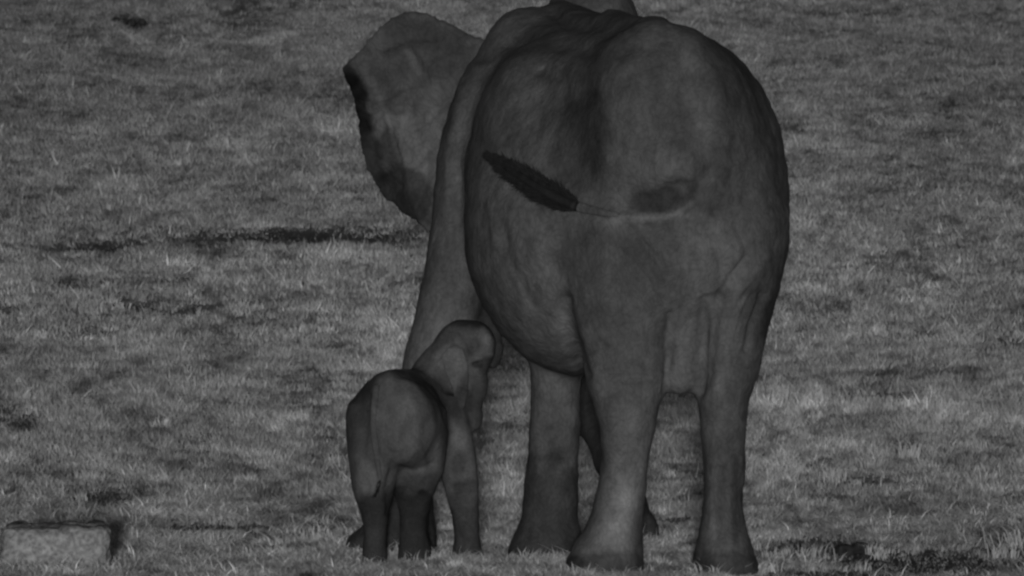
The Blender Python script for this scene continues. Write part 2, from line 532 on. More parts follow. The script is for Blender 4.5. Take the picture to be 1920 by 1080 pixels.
def grass_batch(y0, y1, dens, hgt, wid, full):
    a = 0.0368
    xm = a * (D + y1) + 1.2 + 0.05 * max(y1, 0)
    n = int((y1 - y0) * 2 * xm * dens)
    y = rng.uniform(y0, y1, n)
    x = rng.uniform(-xm, xm, n)
    # keep inside the widening view
    k = np.abs(x) < a * (D + y) + 1.2 + 0.05 * np.clip(y, 0, None)
    x, y = x[k], y[k]
    # clump: pull positions towards tuft centres
    cell = 0.07 * wid / 0.004
    cxn, cyn = np.floor(x / cell), np.floor(y / cell)
    ih = (cxn.astype(np.int64) * 73856093) ^ (cyn.astype(np.int64) * 19349663)
    tabx, taby = np.random.default_rng(5).random(65537), np.random.default_rng(6).random(65537)
    hx, hy = tabx[ih % 65537] * 1.6 - 0.3, taby[(ih * 31 + 7) % 65537] * 1.6 - 0.3
    tx, ty = (cxn + hx) * cell, (cyn + hy) * cell
    pull = (0.25 if full else 0.0) * tabx[(ih * 17 + 3) % 65537]
    x = x + (tx - x) * pull; y = y + (ty - y) * pull
    z = terrain(x, y)
    ba, br = ground_masks(x, y, z)
    patch = fbm(x * 1.3 + 5, y * 0.45 + 3, 40, 3)
    fine = fbm(x * 9 + 5, y * 3.5 + 3, 50, 2)
    mid = fbm(x * 4.5 + 15, y * 0.9 + 3, 60, 3)
    spk = fbm(x * 17 + 15, y * 4.5 + 3, 80, 2)
    sparse = 1 - 0.15 * np.clip(y / 45, 0, 1)  # fewer blades far off, standing in for the lamp's fall-off
    keep = rng.random(len(x)) < (1 - 0.88 * np.clip(ba * 1.1, 0, 1)) * (0.3 + 0.5 * patch + 0.6 * mid + 0.4 * spk) * sparse
    x, y, z, ba, br, patch, fine, mid, spk = [q[keep] for q in (x, y, z, ba, br, patch, fine, mid, spk)]
    z = z - 0.02 * ba - 0.004
    n = len(x)
    h = hgt * (0.2 + 0.75 * fine + 0.6 * mid) * rng.uniform(0.5, 1.35, n) * (1 + 0.5 * br) * (1 - 0.5 * ba)
    tall = rng.random(n) < 0.012
    h = np.where(tall, h * 1.9, h)
    az = rng.uniform(0, 2 * math.pi, n)             # width direction
    wv = wid * rng.uniform(0.6, 1.4, n) / 2
    la = rng.uniform(0, 2 * math.pi, n)
    ln = h * rng.uniform(0.2, 1.7, n)
    ux, uy = np.cos(az) * wv, np.sin(az) * wv
    lx, ly = np.cos(la) * ln, np.sin(la) * ln
    tn = np.clip(-0.02 + 0.55 * patch + 1.1 * mid + 0.8 * (fine - 0.5) + 1.25 * spk - 0.36, 0.15, 3) * (1 + br) * (1.2 - 0.56 * np.clip(y / 42, 0, 1)) * (1 - 0.5 * ba) * rng.uniform(0.5, 1.5, n)  # far blades darkened: light fall-off put into the grass colour
    tn = np.where(tall, tn * 1.35, tn)
    if full:
        base = np.stack([x, y, z], -1)
        U = np.stack([ux, uy, 0 * ux], -1)
        mid = base + np.stack([lx * 0.35, ly * 0.35, h * 0.6], -1)
        tip = base + np.stack([lx, ly, h], -1)
        VV = np.stack([base - U, base + U, mid + U * 0.8, mid - U * 0.8, tip], 1).reshape(-1, 3)
        b = np.arange(n) * 5
        F4 = np.stack([b, b + 1, b + 2, b + 3], -1)
        F3 = np.stack([b + 3, b + 2, b + 4], -1)
        return VV, F4, F3, np.repeat(tn, 5)
    base = np.stack([x, y, z], -1)
    U = np.stack([ux, uy, 0 * ux], -1)
    tip = base + np.stack([lx * 0.7, ly * 0.7, h], -1)
    VV = np.stack([base - U, base + U, tip], 1).reshape(-1, 3)
    b = np.arange(n) * 3
    return VV, None, np.stack([b, b + 1, b + 2], -1), np.repeat(tn, 3)


Vs, F4s, F3s, Ts, off = [], [], [], [], 0
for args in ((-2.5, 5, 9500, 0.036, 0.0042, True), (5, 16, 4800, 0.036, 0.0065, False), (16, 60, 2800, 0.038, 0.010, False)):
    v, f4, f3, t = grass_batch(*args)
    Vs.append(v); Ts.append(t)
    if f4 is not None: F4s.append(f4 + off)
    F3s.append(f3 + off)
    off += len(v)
# tufts standing taller than the rest, some of them in front of the feet
tv, tf, tt, tn0 = [], [], [], 0
R0 = np.random.default_rng(77)
spots = [(520, 1030, 1.2), (560, 1008, 1.1), (604, 1018, 1.6), (640, 1030, 1.2), (585, 1045, 1), (665, 1012, 1.1), (760, 1052, 1.4), (730, 1045, 1.1), (790, 1058, 1), (700, 1062, .9),
         (1905, 1030, 1.8), (1885, 1045, 1.3), (1520, 1050, 1.3), (1455, 1052, 1), (860, 1062, 1), (900, 1060, .9), (1000, 1056, 1), (1060, 1062, 1), (830, 1000, 1.2),
         (1705, 860, 1.6), (1560, 900, 1.3), (1450, 905, 1.1), (1640, 880, 1.1), (470, 790, 1.3), (170, 900, 1), (120, 850, 1), (1260, 1020, 1.2), (1290, 1010, 1), (1100, 1074, 1),
         (1180, 1079, 1), (1330, 1078, 1), (1400, 1076, 1), (1440, 1070, 1), (1230, 1060, 1), (950, 1060, .9), (40, 1079, 1), (120, 1079, 1), (200, 1076, 1.1), (1880, 990, 1)]
for fx, fy_ in ((15, 1074), (45, 1077), (75, 1076), (100, 1078), (135, 1075), (165, 1077), (195, 1074), (212, 1070), (222, 1060), (2, 1070), (1068, 1078), (1095, 1079), (1130, 1079), (1160, 1079), (1200, 1077), (1300, 1077), (1345, 1079), (1375, 1079), (1415, 1077), (960, 1052), (985, 1056), (1030, 1056), (1065, 1054), (680, 1060), (700, 1064), (760, 1058), (800, 1056), (850, 1054), (880, 1056), (905, 1052), (665, 1046)):
    spots.append((fx, fy_, .9))
for k in range(210):
    spots.append((R0.uniform(0, 1920), R0.uniform(560, 1076) ** 1.0, R0.uniform(.5, 1.0)))
for sx, sy, sc in spots:
    yy = np.linspace(-1.5, 60, 3000); X_, Z_ = W(sx, sy, yy)
    i0 = int(np.argmax(Z_ - terrain(X_, yy) < 0)); X0, Y0 = float(X_[i0]), float(yy[i0])
    for j in range(int(26 * sc)):
        bx, by = X0 + R0.normal() * .03 * sc, Y0 + R0.normal() * .05
        bz = float(terrain(np.array([bx]), np.array([by]))[0]) - .005
        hh = sc * R0.uniform(.035, .085); a0 = R0.uniform(0, 6.28); l0 = hh * R0.uniform(.2, 1.0); w0 = R0.uniform(.0018, .0034)
        az0 = R0.uniform(-.7, .7)
        U = np.array([math.cos(az0) * w0, math.sin(az0) * w0, 0]); B = np.array([bx, by, bz])
        L1 = np.array([math.cos(a0) * l0, math.sin(a0) * l0, 0])
        M1 = B + L1 * .3 + np.array([0, 0, hh * .6]); T1 = B + L1 + np.array([0, 0, hh * R0.uniform(.75, 1)])
        tv += [B - U, B + U, M1 + U * .8, M1 - U * .8, T1]
        tf.append((tn0, tn0 + 1, tn0 + 2, tn0 + 3)); tt.append((tn0 + 3, tn0 + 2, tn0 + 4)); tn0 += 5
        Ts.append(np.full(5, R0.uniform(.9, 1.7)))
Vs.append(np.array(tv)); F4s.append(np.array(tf) + off); F3s.append(np.array(tt) + off); off += tn0
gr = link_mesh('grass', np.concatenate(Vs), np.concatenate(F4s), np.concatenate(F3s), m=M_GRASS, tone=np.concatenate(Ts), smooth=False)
tag(gr, 'short cropped pale grass covering the ground around the elephants', 'grass', kind='stuff')
print('grass verts', off)


def gy(px, py):
    """depth of the ground seen at a pixel"""
    yy = np.linspace(-3, 80, 4000)
    X, Z = W(px, py, yy)
    dz = Z - terrain(X, yy)
    i = np.argmax(dz < 0)
    return float(yy[i])


# ------------------------------------------------------------------ the mother
f = Field((-0.82, -0.55, -0.04), (1.28, 3.25, 2.78), 0.0135)
f.loft([(-0.24, 1240, 1290, 290, 340), (-0.20, 1190, 1345, 210, 430), (-0.14, 1140, 1385, 150, 500), (-0.05, 1100, 1415, 115, 560),
        (0.1, 1065, 1440, 90, 610), (0.3, 1010, 1462, 66, 655), (0.55, 960, 1475, 48, 690), (0.8, 915, 1474, 40, 705),
        (1.0, 890, 1448, 36, 708), (1.25, 878, 1400, 34, 700), (1.5, 872, 1330, 30, 670), (1.8, 868, 1260, 16, 620),
        (2.1, 880, 1215, 25, 560), (2.35, 930, 1170, 70, 470), (2.45, 980, 1130, 120, 400)], k=0.08, p=2.25, lift=0.5)
# pelvis and the rounded rump plate, spine, shoulder blades
f.ell(1238, 235, 0.08, 124, 0.28, 178, k=0.24, roll=-0.05)
f.ell(985, 300, 0.9, 100, 0.45, 210, k=0.16, roll=0.1)
f.ell(1075, 430, 0.50, 140, 0.48, 180, k=0.22, roll=-0.2)
f.ell(1265, 470, 0.12, 190, 0.34, 150, k=0.12)
f.ell(1405, 420, 0.35, 68, 0.42, 200, k=0.10)
f.ell(1362, 215, 0.55, 62, 0.4, 120, k=0.08, roll=-0.5)
f.chain([(1225, 62, 0.25, 20), (1150, 56, 0.9, 20), (1085, 62, 1.5, 22), (1050, 40, 2.0, 30)], k=0.10)
f.ell(965, 210, 1.85, 92, 0.32, 198, k=0.10, roll=0.10)
# belly sagging to the left
f.ell(1030, 500, 0.72, 140, 0.56, 200, k=0.18, roll=-0.35)
f.ell(1010, 560, 1.4, 75, 0.3, 90, k=0.1)
# left thigh hanging fold and right thigh
f.limb([(340, 1110, 1260, 0.30, .26), (400, 1090, 1270, 0.20, .30), (460, 1080, 1272, 0.15, .31), (540, 1072, 1270, 0.12, .30), (620, 1078, 1262, 0.10, .27),
        (680, 1092, 1254, 0.08, .23), (720, 1100, 1250, 0.05, .20), (760, 1117, 1236, 0.02, .17), (800, 1128, 1225, 0.0, .15), (830, 1130, 1220, 0.0, .12)], k=0.12)
f.limb([(700, 1098, 1252, 0.06, .21), (720, 1101, 1248, 0.05, .20), (760, 1118, 1234, 0.02, .17), (800, 1129, 1224, 0.0, .15), (840, 1129, 1219, 0.0, .14),
        (880, 1125, 1214, 0.0, .135), (930, 1117, 1209, 0.0, .14), (980, 1102, 1206, 0.0, .155), (1020, 1078, 1206, 0.0, .18),
        (1045, 1064, 1207, -0.01, .195), (1062, 1060, 1208, -0.01, .195), (1080, 1062, 1206, -0.01, .19)], k=0.04)
f.limb([(400, 1300, 1474, 0.25, .34), (500, 1298, 1464, 0.2, .33), (580, 1300, 1448, 0.16, .3), (650, 1304, 1434, 0.12, .26),
        (700, 1307, 1424, 0.08, .22), (750, 1308, 1407, 0.05, .18), (800, 1313, 1401, 0.03, .155), (850, 1318, 1398, 0.03, .145),
        (900, 1319, 1394, 0.03, .14), (950, 1317, 1392, 0.03, .145), (990, 1310, 1398, 0.03, .16), (1020, 1303, 1408, 0.02, .175),
        (1045, 1298, 1418, 0.01, .19), (1062, 1296, 1424, 0.01, .19), (1080, 1298, 1423, 0.01, .19)], k=0.06)
# soft skin hanging between the hind legs
f.limb([(420, 1215, 1345, 0.2, .2), (500, 1225, 1335, 0.17, .22), (600, 1236, 1325, 0.13, .20), (680, 1246, 1317, 0.10, .18), (724, 1250, 1310, 0.09, .14), (736, 1256, 1304, 0.09, .10)], k=0.045)
f.ell(1282, 560, 0.25, 50, 0.2, 120, k=0.05)
# right foreleg (seen between) and left foreleg
f.limb([(520, 980, 1110, 1.12, .22), (600, 984, 1100, 1.10, .20), (660, 990, 1092, 1.07, .17), (720, 995, 1088, 1.05, .15), (780, 995, 1087, 1.05, .145),
        (850, 987, 1086, 1.05, .145), (920, 981, 1083, 1.05, .145), (970, 977, 1083, 1.05, .15), (1000, 965, 1090, 1.04, .165),
        (1025, 954, 1097, 1.03, .175), (1052, 953, 1098, 1.03, .175)], k=0.05)
f.limb([(120, 880, 980, 1.75, .2), (200, 842, 950, 1.72, .24), (260, 824, 940, 1.68, .25), (330, 817, 935, 1.62, .25), (400, 811, 930, 1.56, .25),
        (460, 801, 925, 1.52, .25), (520, 794, 915, 1.48, .24), (580, 780, 905, 1.45, .23), (640, 765, 900, 1.43, .21),
        (690, 755, 886, 1.42, .19), (760, 738, 862, 1.42, .17), (850, 716, 830, 1.42, .15), (930, 702, 812, 1.42, .15),
        (985, 682, 814, 1.40, .17), (1008, 650, 818, 1.38, .185), (1043, 648, 818, 1.38, .185)], k=0.05)
# udder between the forelegs
f.chain([(921, 520, 1.28, 14), (920, 600, 1.20, 21), (922, 655, 1.17, 20), (924, 680, 1.17, 13)], k=0.025)
# neck, head, trunk swung to the right
f.chain([(1060, 190, 2.1, 120), (1100, 190, 2.5, 110)], k=0.12)
f.ell(1108, 75, 2.55, 100, 0.30, 128, k=0.05)
f.ell(1110, 230, 2.72, 95, 0.33, 150, k=0.08)
f.chain([(1110, 270, 2.95, 62), (1108, 420, 3.02, 55), (1102, 560, 2.95, 46), (1100, 700, 2.75, 36), (1110, 790, 2.6, 31), (1145, 865, 2.45, 28),
         (1188, 940, 2.3, 23), (1214, 985, 2.2, 18), (1228, 1012, 2.15, 13)], k=0.05)
f.blur(1)
mV, mQ = f.mesh()
mV = relax(mV, mQ, 2)
STROKES = [
    # hollow in front of the pelvis
    ([(1100, 190), (1088, 250), (1085, 320)], 38, -0.034),
    # rim left of the rump plate, sweeping down from the spine
    ([(1240, 78), (1180, 88), (1130, 118), (1090, 180)], 18, -0.014),
    ([(960, 85), (1030, 75), (1100, 88)], 20, -0.02),
    ([(1150, 36), (1230, 42)], 18, 0.010),
    # spine groove and the hollow before the neck
    ([(1040, 25), (1070, 48), (1100, 50)], 10, -0.02),
    # edge where the rump turns away to the right
    ([(1300, 90), (1335, 150), (1350, 230), (1352, 300)], 22, 0.018),
    # pouch under the tail root and its rim
    ([(1185, 374), (1235, 374), (1280, 356)], 20, -0.035),
    ([(1300, 362), (1310, 345), (1332, 320)], 12, -0.016),
    ([(1150, 404), (1210, 409), (1260, 403), (1300, 378)], 10, 0.022),
    # fold between belly and thigh
    ([(1060, 560), (1072, 630), (1098, 706)], 11, -0.022),
    ([(1010, 470), (1030, 560), (1050, 640)], 24, 0.018),
    # cleft beside the hanging skin
    ([(1256, 590), (1253, 660), (1250, 735)], 7, -0.02),
    ([(1322, 560), (1316, 640), (1311, 735)], 8, -0.025),
    ([(1140, 530), (1160, 600), (1190, 640)], 16, -0.012),
    ([(1180, 430), (1230, 480), (1260, 540)], 9, -0.012),
    ([(1215, 425), (1270, 500), (1290, 560)], 8, -0.010),
    # folds of the right thigh
    ([(1400, 485), (1372, 520), (1352, 560)], 8, -0.030),
    ([(1440, 480), (1400, 530), (1380, 560)], 8, 0.012),
    ([(1412, 555), (1390, 600), (1380, 645)], 6, -0.022),
    ([(1432, 555), (1408, 610), (1398, 655)], 6, -0.022), ([(1402, 545), (1375, 590), (1366, 630)], 6, -0.016),
    ([(1120, 690), (1160, 683), (1200, 688)], 6, 0.012), ([(1150, 712), (1190, 706), (1225, 712)], 6, 0.010), ([(1100, 660), (1130, 650)], 7, -0.012),
    ([(1160, 470), (1195, 500), (1230, 560)], 6, -0.014), ([(1200, 445), (1240, 500)], 5, -0.012), ([(1330, 430), (1355, 500), (1345, 560)], 7, -0.014), ([(1380, 420), (1400, 470)], 7, -0.012),
    ([(940, 420), (960, 500), (1000, 570)], 9, -0.010), ([(920, 380), (930, 460)], 8, 0.010), ([(1015, 130), (1060, 150), (1050, 200)], 9, -0.012), ([(1330, 700), (1360, 690), (1400, 694)], 6, -0.010),
    ([(1345, 560), (1335, 640), (1325, 720)], 10, -0.014),
    ([(1310, 480), (1320, 430), (1345, 400)], 14, -0.014),
    # knees / hocks
    ([(1135, 735), (1165, 728), (1200, 730)], 7, -0.008),
    ([(1160, 765), (1190, 757), (1215, 760)], 6, -0.007),
    ([(1330, 790), (1395, 780)], 9, -0.008),
    # soles
    ([(1065, 1037), (1205, 1037)], 6, -0.006),
    ([(1300, 1037), (1420, 1037)], 6, -0.006),
    # shoulder ridge
    ([(868, 150), (845, 260), (838, 420)], 10, 0.012),
    ([(862, 300), (858, 420), (862, 480)], 6, -0.012),
]
mV = sculpt(mV, mQ, STROKES, 2.2)
lump = (fbm(mV[:, 0] * 9 + 20, mV[:, 2] * 7 + 20, 70, 3) - 0.5) * 0.02 + (fbm(mV[:, 0] * 26 + mV[:, 1] * 9 + 40, mV[:, 2] * 22 + 20, 170, 2) - 0.5) * 0.007
mV = mV + normals(mV, mQ) * lump[:, None]
px, py = P(mV[:, 0], mV[:, 1], mV[:, 2])
tone = np.ones(len(mV))
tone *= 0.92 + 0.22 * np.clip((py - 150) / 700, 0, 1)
NEAR = [(955, 270, 70, 120, 10, 1.14, .8), (1000, 590, 60, 110, -25, 1.18, .8), (1170, 720, 50, 120, 0, 1.08, .8), (1150, 560, 60, 60, 0, .94, .8), (1086, 268, 48, 96, 10, .62, .5), (1122, 305, 14, 60, -5, .78, .8), (1232, 376, 62, 22, -6, .52, .5), (1225, 409, 82, 9, -3, 1.5, .8), (1285, 390, 22, 8, -35, 1.3, .8), (1120, 470, 60, 50, 0, .93, .6), (1110, 420, 50, 14, 0, 1.12, .8), (1070, 690, 30, 20, 20, 1.15, .8), (1200, 690, 60, 14, 0, .88, .8), (1160, 790, 40, 20, 0, 1.12, .8), (1400, 480, 26, 50, 0, 1.2, .8), (1350, 440, 24, 30, 0, 1.15, .8), (1298, 356, 8, 20, 35, .6, .8), (1310, 240, 22, 60, 0, 1.15, 1), (1010, 250, 40, 60, 20, 1.12, 1),  # hip hollow and tail pouch: shade painted in; pouch rim: light painted in
        (1400, 330, 55, 320, -8, .80, .5), (1355, 130, 45, 70, -30, .8, .6), (1420, 600, 32, 50, 10, .72, .6), (970, 60, 90, 30, -10, .85, .7),  # turned-away right flank and top of the back carry painted shade
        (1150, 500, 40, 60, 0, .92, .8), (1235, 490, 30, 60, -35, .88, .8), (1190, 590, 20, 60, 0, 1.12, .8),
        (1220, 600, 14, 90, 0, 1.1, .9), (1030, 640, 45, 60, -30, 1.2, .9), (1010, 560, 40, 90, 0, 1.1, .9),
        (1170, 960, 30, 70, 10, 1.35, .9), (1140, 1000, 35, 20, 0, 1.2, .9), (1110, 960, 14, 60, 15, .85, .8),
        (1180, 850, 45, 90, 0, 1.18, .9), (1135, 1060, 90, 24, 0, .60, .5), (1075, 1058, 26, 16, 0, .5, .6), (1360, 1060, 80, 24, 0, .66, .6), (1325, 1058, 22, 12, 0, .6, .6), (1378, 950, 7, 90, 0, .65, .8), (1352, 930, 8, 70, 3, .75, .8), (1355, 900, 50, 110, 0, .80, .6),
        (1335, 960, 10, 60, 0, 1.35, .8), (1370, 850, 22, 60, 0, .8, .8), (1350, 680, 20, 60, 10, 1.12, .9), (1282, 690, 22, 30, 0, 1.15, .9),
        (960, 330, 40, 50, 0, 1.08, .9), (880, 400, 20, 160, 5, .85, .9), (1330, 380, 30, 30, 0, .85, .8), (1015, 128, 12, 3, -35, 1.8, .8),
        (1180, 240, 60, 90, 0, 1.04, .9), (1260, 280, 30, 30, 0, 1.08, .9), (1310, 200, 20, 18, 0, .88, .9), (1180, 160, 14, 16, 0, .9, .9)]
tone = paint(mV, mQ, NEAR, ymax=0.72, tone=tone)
FAR = [(1025, 975, 72, 130, 0, .50, .3), (1060, 830, 40, 40, 0, .8, .8), (740, 965, 140, 130, 0, .40, .3), (922, 620, 26, 100, 0, .42, .4),  # wet forelegs; the udder's shade is put into its tone
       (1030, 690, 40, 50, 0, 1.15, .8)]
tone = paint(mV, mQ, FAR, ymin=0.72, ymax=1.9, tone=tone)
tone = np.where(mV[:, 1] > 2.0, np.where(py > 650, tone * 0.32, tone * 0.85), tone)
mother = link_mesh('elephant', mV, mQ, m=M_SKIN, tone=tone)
tag(mother, 'big adult grey elephant seen from behind, standing over its calf on cropped grass', 'elephant')
print('mother verts', len(mV))
NM = normals(mV, mQ)
mpx, mpy = px, py


def surf_y(V, N, vpx, vpy, x, y, r=7):
    k = (np.abs(vpx - x) < r) & (np.abs(vpy - y) < r) & (N[:, 1] < 0)
    return float(V[k, 1].min()) if k.any() else 0.0


def tube(name, pts, m, parent, tone=1.0, seg=10, fy=1.0):
    """tapered round tube through world points (x, y, z, r)"""
    pts = np.array(pts, float)
    # refine
    t = np.arange(len(pts)); tt = np.linspace(0, len(pts) - 1, (len(pts) - 1) * 5 + 1)
    q = np.stack([np.interp(tt, t, pts[:, i]) for i in range(4)], -1)
    for _ in range(4):
        q[1:-1] = 0.25 * q[:-2] + 0.5 * q[1:-1] + 0.25 * q[2:]
    tan = np.gradient(q[:, :3], axis=0); tan /= np.linalg.norm(tan, axis=1)[:, None]
    a = np.cross(tan, np.array([0, 1.0, 0])); a /= np.linalg.norm(a, axis=1)[:, None] + 1e-9
    b = np.cross(tan, a)
    an = np.linspace(0, 2 * math.pi, seg, endpoint=False)
    R = q[:, None, :3] + q[:, None, 3:4] * (np.cos(an)[None, :, None] * a[:, None] + fy * np.sin(an)[None, :, None] * b[:, None])
    V = R.reshape(-1, 3); n = len(q)
    i = np.arange(n - 1)[:, None] * seg; j = np.arange(seg)[None, :]
    F4 = np.stack([i + j, i + (j + 1) % seg, i + seg + (j + 1) % seg, i + seg + j], -1).reshape(-1, 4)
    V = np.concatenate([V, q[:1, :3], q[-1:, :3]])
    c0, c1 = n * seg, n * seg + 1
    jj = np.arange(seg)
    F3 = np.concatenate([np.stack([np.full(seg, c0), (jj + 1) % seg, jj], -1),
                         np.stack([np.full(seg, c1), (n - 1) * seg + jj, (n - 1) * seg + (jj + 1) % seg], -1)])
    return link_mesh(name, V, F4, F3, m=m, parent=parent, tone=np.full(len(V), tone)), q


def hug(V, N, vx, vy, line, lift):
    out = []
    for x, y, r in line:
        Y = surf_y(V, N, vx, vy, x, y) - lift
        X, Z = W(x, y, Y)
        out.append((X, Y, Z, r * S))
    return out


def tuft(name, path, widths, n, parent, length=0.10, seed=3, lean=(0, 0, -1)):
    """flattened brush of stiff hairs along a path of world points"""
    r = np.random.default_rng(seed)
    path = np.array(path)[:, :3]
    VV, F3 = [], []
    axis = path[-1] - path[0]; axis /= np.linalg.norm(axis)
    side = np.cross(axis, (0, 1, 0)); side /= np.linalg.norm(side)
    for i in range(n):
        t = r.random() * (len(path) - 1); k = min(int(t), len(path) - 2)
        p = path[k] + (path[k + 1] - path[k]) * (t - k)
        wdt = np.interp(t, np.arange(len(widths)), widths) * S
        s = r.uniform(-1, 1)
        dirv = axis * r.uniform(0.6, 1.2) + side * (s * 0.3 + r.normal() * 0.12) + np.array([0, r.uniform(-.15, .1), 0])
        root = p + side * s * wdt * 0.75 + np.array([0, r.uniform(-0.012, 0.004), 0])
        L = length * r.uniform(0.5, 1.1)
        if (t / (len(path) - 1)) > 0.8: L *= 0.6
        tip = root + dirv / np.linalg.norm(dirv) * L
        wv = np.array([0.003 * r.uniform(.6, 1.3), 0, 0.003]) * (1 if r.random() < .5 else -1)
        b = len(VV)
        VV += [root - wv, root + wv, root + np.array([0, -0.004, 0]), tip]
        F3 += [(b, b + 1, b + 3), (b + 1, b + 2, b + 3), (b + 2, b, b + 3)]
    return link_mesh(name, np.array(VV), None, np.array(F3), m=M_HAIR, parent=parent, smooth=False,
                     tone=r.uniform(.7, 1.5, len(VV)))


tail_line = hug(mV, NM, mpx, mpy, [(1160, 403, 4), (1135, 400, 7), (1106, 393, 9), (1076, 386, 10)], -0.002)
tail, _ = tube('tail', tail_line, M_SKIN, mother, 1.0, 14, 0.55)
brush = hug(mV, NM, mpx, mpy, [(1080, 387, 10), (1055, 377, 10), (1015, 356, 9), (975, 330, 8), (940, 308, 6), (912, 291, 2)], 0.018)
core, _ = tube('tail_tuft', [(a, b, c, e) for a, b, c, e in brush], M_HAIR, tail, 1.0)
tuft('tail_hair', brush, [12, 24, 30, 24, 15, 3], 3200, core, 0.06)


# ------------------------------------------------------------------ ears
def poly_sdf(x, z, poly):
    dmin = np.full(x.shape, 1e9); inside = np.zeros(x.shape, bool)
    n = len(poly)
    for i in range(n):
        ax, az = poly[i]; bx, bz = poly[(i + 1) % n]
        ex, ez = bx - ax, bz - az
        t = np.clip(((x - ax) * ex + (z - az) * ez) / (ex * ex + ez * ez), 0, 1)
        dmin = np.minimum(dmin, np.hypot(x - ax - t * ex, z - az - t * ez))
        c = ((az > z) != (bz > z)) & (x < (bx - ax) * (z - az) / (bz - az + 1e-12) + ax)
        inside ^= c
    return np.where(inside, -dmin, dmin)


def ear_mesh(name, pxpoly, Yc, surf, thick, h, parent, m, blobs, strokes=(), jag=0.0, label=None):
    pts = [W(a, b, Yc) for a, b in pxpoly]
    xs_ = [p[0] for p in pts]; zs_ = [p[1] for p in pts]
    yr = 0.32
    F = Field((min(xs_) - .05, Yc - yr, min(zs_) - .05), (max(xs_) + .05, Yc + yr, max(zs_) + .05), h)
    x, z = np.meshgrid(F.ax[0], F.ax[2], indexing='ij')
    sd = poly_sdf(x, z, pts)
    if jag: sd = sd + (fbm(x / 0.018 + 40, z / 0.018 + 40, 9, 2) - 0.5) * jag
    ppx, ppy = P(x, Yc, z)
    Ys = Yc + surf(ppx, ppy)
    yy = F.ax[1][None, :, None]
    dd = np.abs(yy - Ys[:, None, :]) - thick
    s2 = np.broadcast_to(sd[:, None, :], dd.shape)
    k = thick
    q = np.sqrt(np.maximum(s2 + k, 0) ** 2 + np.maximum(dd + k, 0) ** 2) - k + np.minimum(np.maximum(s2 + k, dd + k), 0)
    F.F = q.astype(np.float32)
    V, Q = F.mesh()
    V = relax(V, Q, 2)
    if strokes: V = sculpt(V, Q, strokes, 99)
    t = paint(V, Q, blobs)
    o = link_mesh(name, V, Q, m=m, parent=parent, tone=t)
    if label: o['label'] = label
    return o


def mother_ear_surf(x, y):
    s = -0.10 * np.clip((860 - x) / 220, 0, 1) ** 1.3                 # spread towards the viewer
    s = s + 0.16 * np.clip((150 - y) / 130, 0, 1) ** 1.2              # the top leans away
    s = s + 0.018 * np.sin((x * 0.6 + y) / 24.0) * np.clip((830 - x) / 100, 0, 1)
    s = s + 0.014 * np.sin((x * 1.3 - y * 0.5) / 17.0) * np.clip((830 - x) / 100, 0, 1)
    s = s + 0.12 * np.clip((700 + (y - 140) * 0.32 - x) / 55, 0, 1) * np.clip((y - 130) / 60, 0, 1)   # front rim curls away
    return s


EAR = [(1000, 70), (930, 74), (890, 71), (862, 55), (825, 36), (800, 25), (775, 21), (752, 25), (722, 42), (695, 68), (668, 98), (642, 124),
       (645, 145), (660, 180), (670, 225), (677, 278), (688, 318), (706, 350), (724, 376), (740, 384), (752, 399), (770, 406),
       (786, 424), (806, 436), (860, 420), (930, 380), (1000, 300)]
ear_mesh('ear', EAR, 1.98, mother_ear_surf, 0.013, 0.0085, mother, M_SKIN,
         [(664, 190, 26, 80, -14, .2, .5), (688, 290, 26, 110, -14, .35, .7), (655, 150, 18, 14, 20, .3, .7), (750, 90, 150, 75, 0, .72, .6),
          (740, 190, 30, 26, 0, .72, .8), (700, 152, 14, 12, 0, 1.1, .7), (760, 370, 50, 66, -32, .42, .5), (735, 300, 26, 60, -10, .72, .7),
          (780, 270, 30, 90, 0, 1.1, .8), (790, 330, 12, 50, 5, 1.3, .8), (725, 222, 20, 16, 0, 1.2, .8), (775, 110, 10, 34, -22, 1.3, .8),
          (770, 395, 30, 36, -30, .75, .6)],
         [([(765, 95), (785, 120), (800, 160)], 8, 0.012), ([(850, 105), (820, 120), (800, 140)], 8, 0.012),
          ([(700, 225), (730, 200), (770, 205)], 7, -0.012), ([(720, 240), (700, 270)], 8, -0.010), ([(780, 150), (790, 220), (785, 300)], 10, 0.01), ([(850, 180), (800, 230), (760, 250), (720, 290)], 5, 0.009), ([(850, 230), (800, 290), (750, 340)], 5, 0.009),
          ([(840, 280), (800, 340), (780, 390)], 5, 0.009), ([(830, 150), (770, 160), (710, 190)], 5, 0.008), ([(820, 70), (770, 70), (720, 90)], 9, -0.012), ([(745, 250), (760, 300), (750, 350)], 7, -0.012)],
         jag=0.02)


def right_ear_surf(x, y):
    return 0.10 * np.clip((x - 1130) / 110, 0, 1) + 0.01 * np.sin(y / 22.0)


ear_mesh('ear', [(1130, 90), (1200, 95), (1230, 130), (1235, 220), (1215, 320), (1180, 390), (1145, 330), (1130, 220)], 2.55, right_ear_surf, 0.013, 0.0095, mother, M_SKIN, [], jag=0.01)

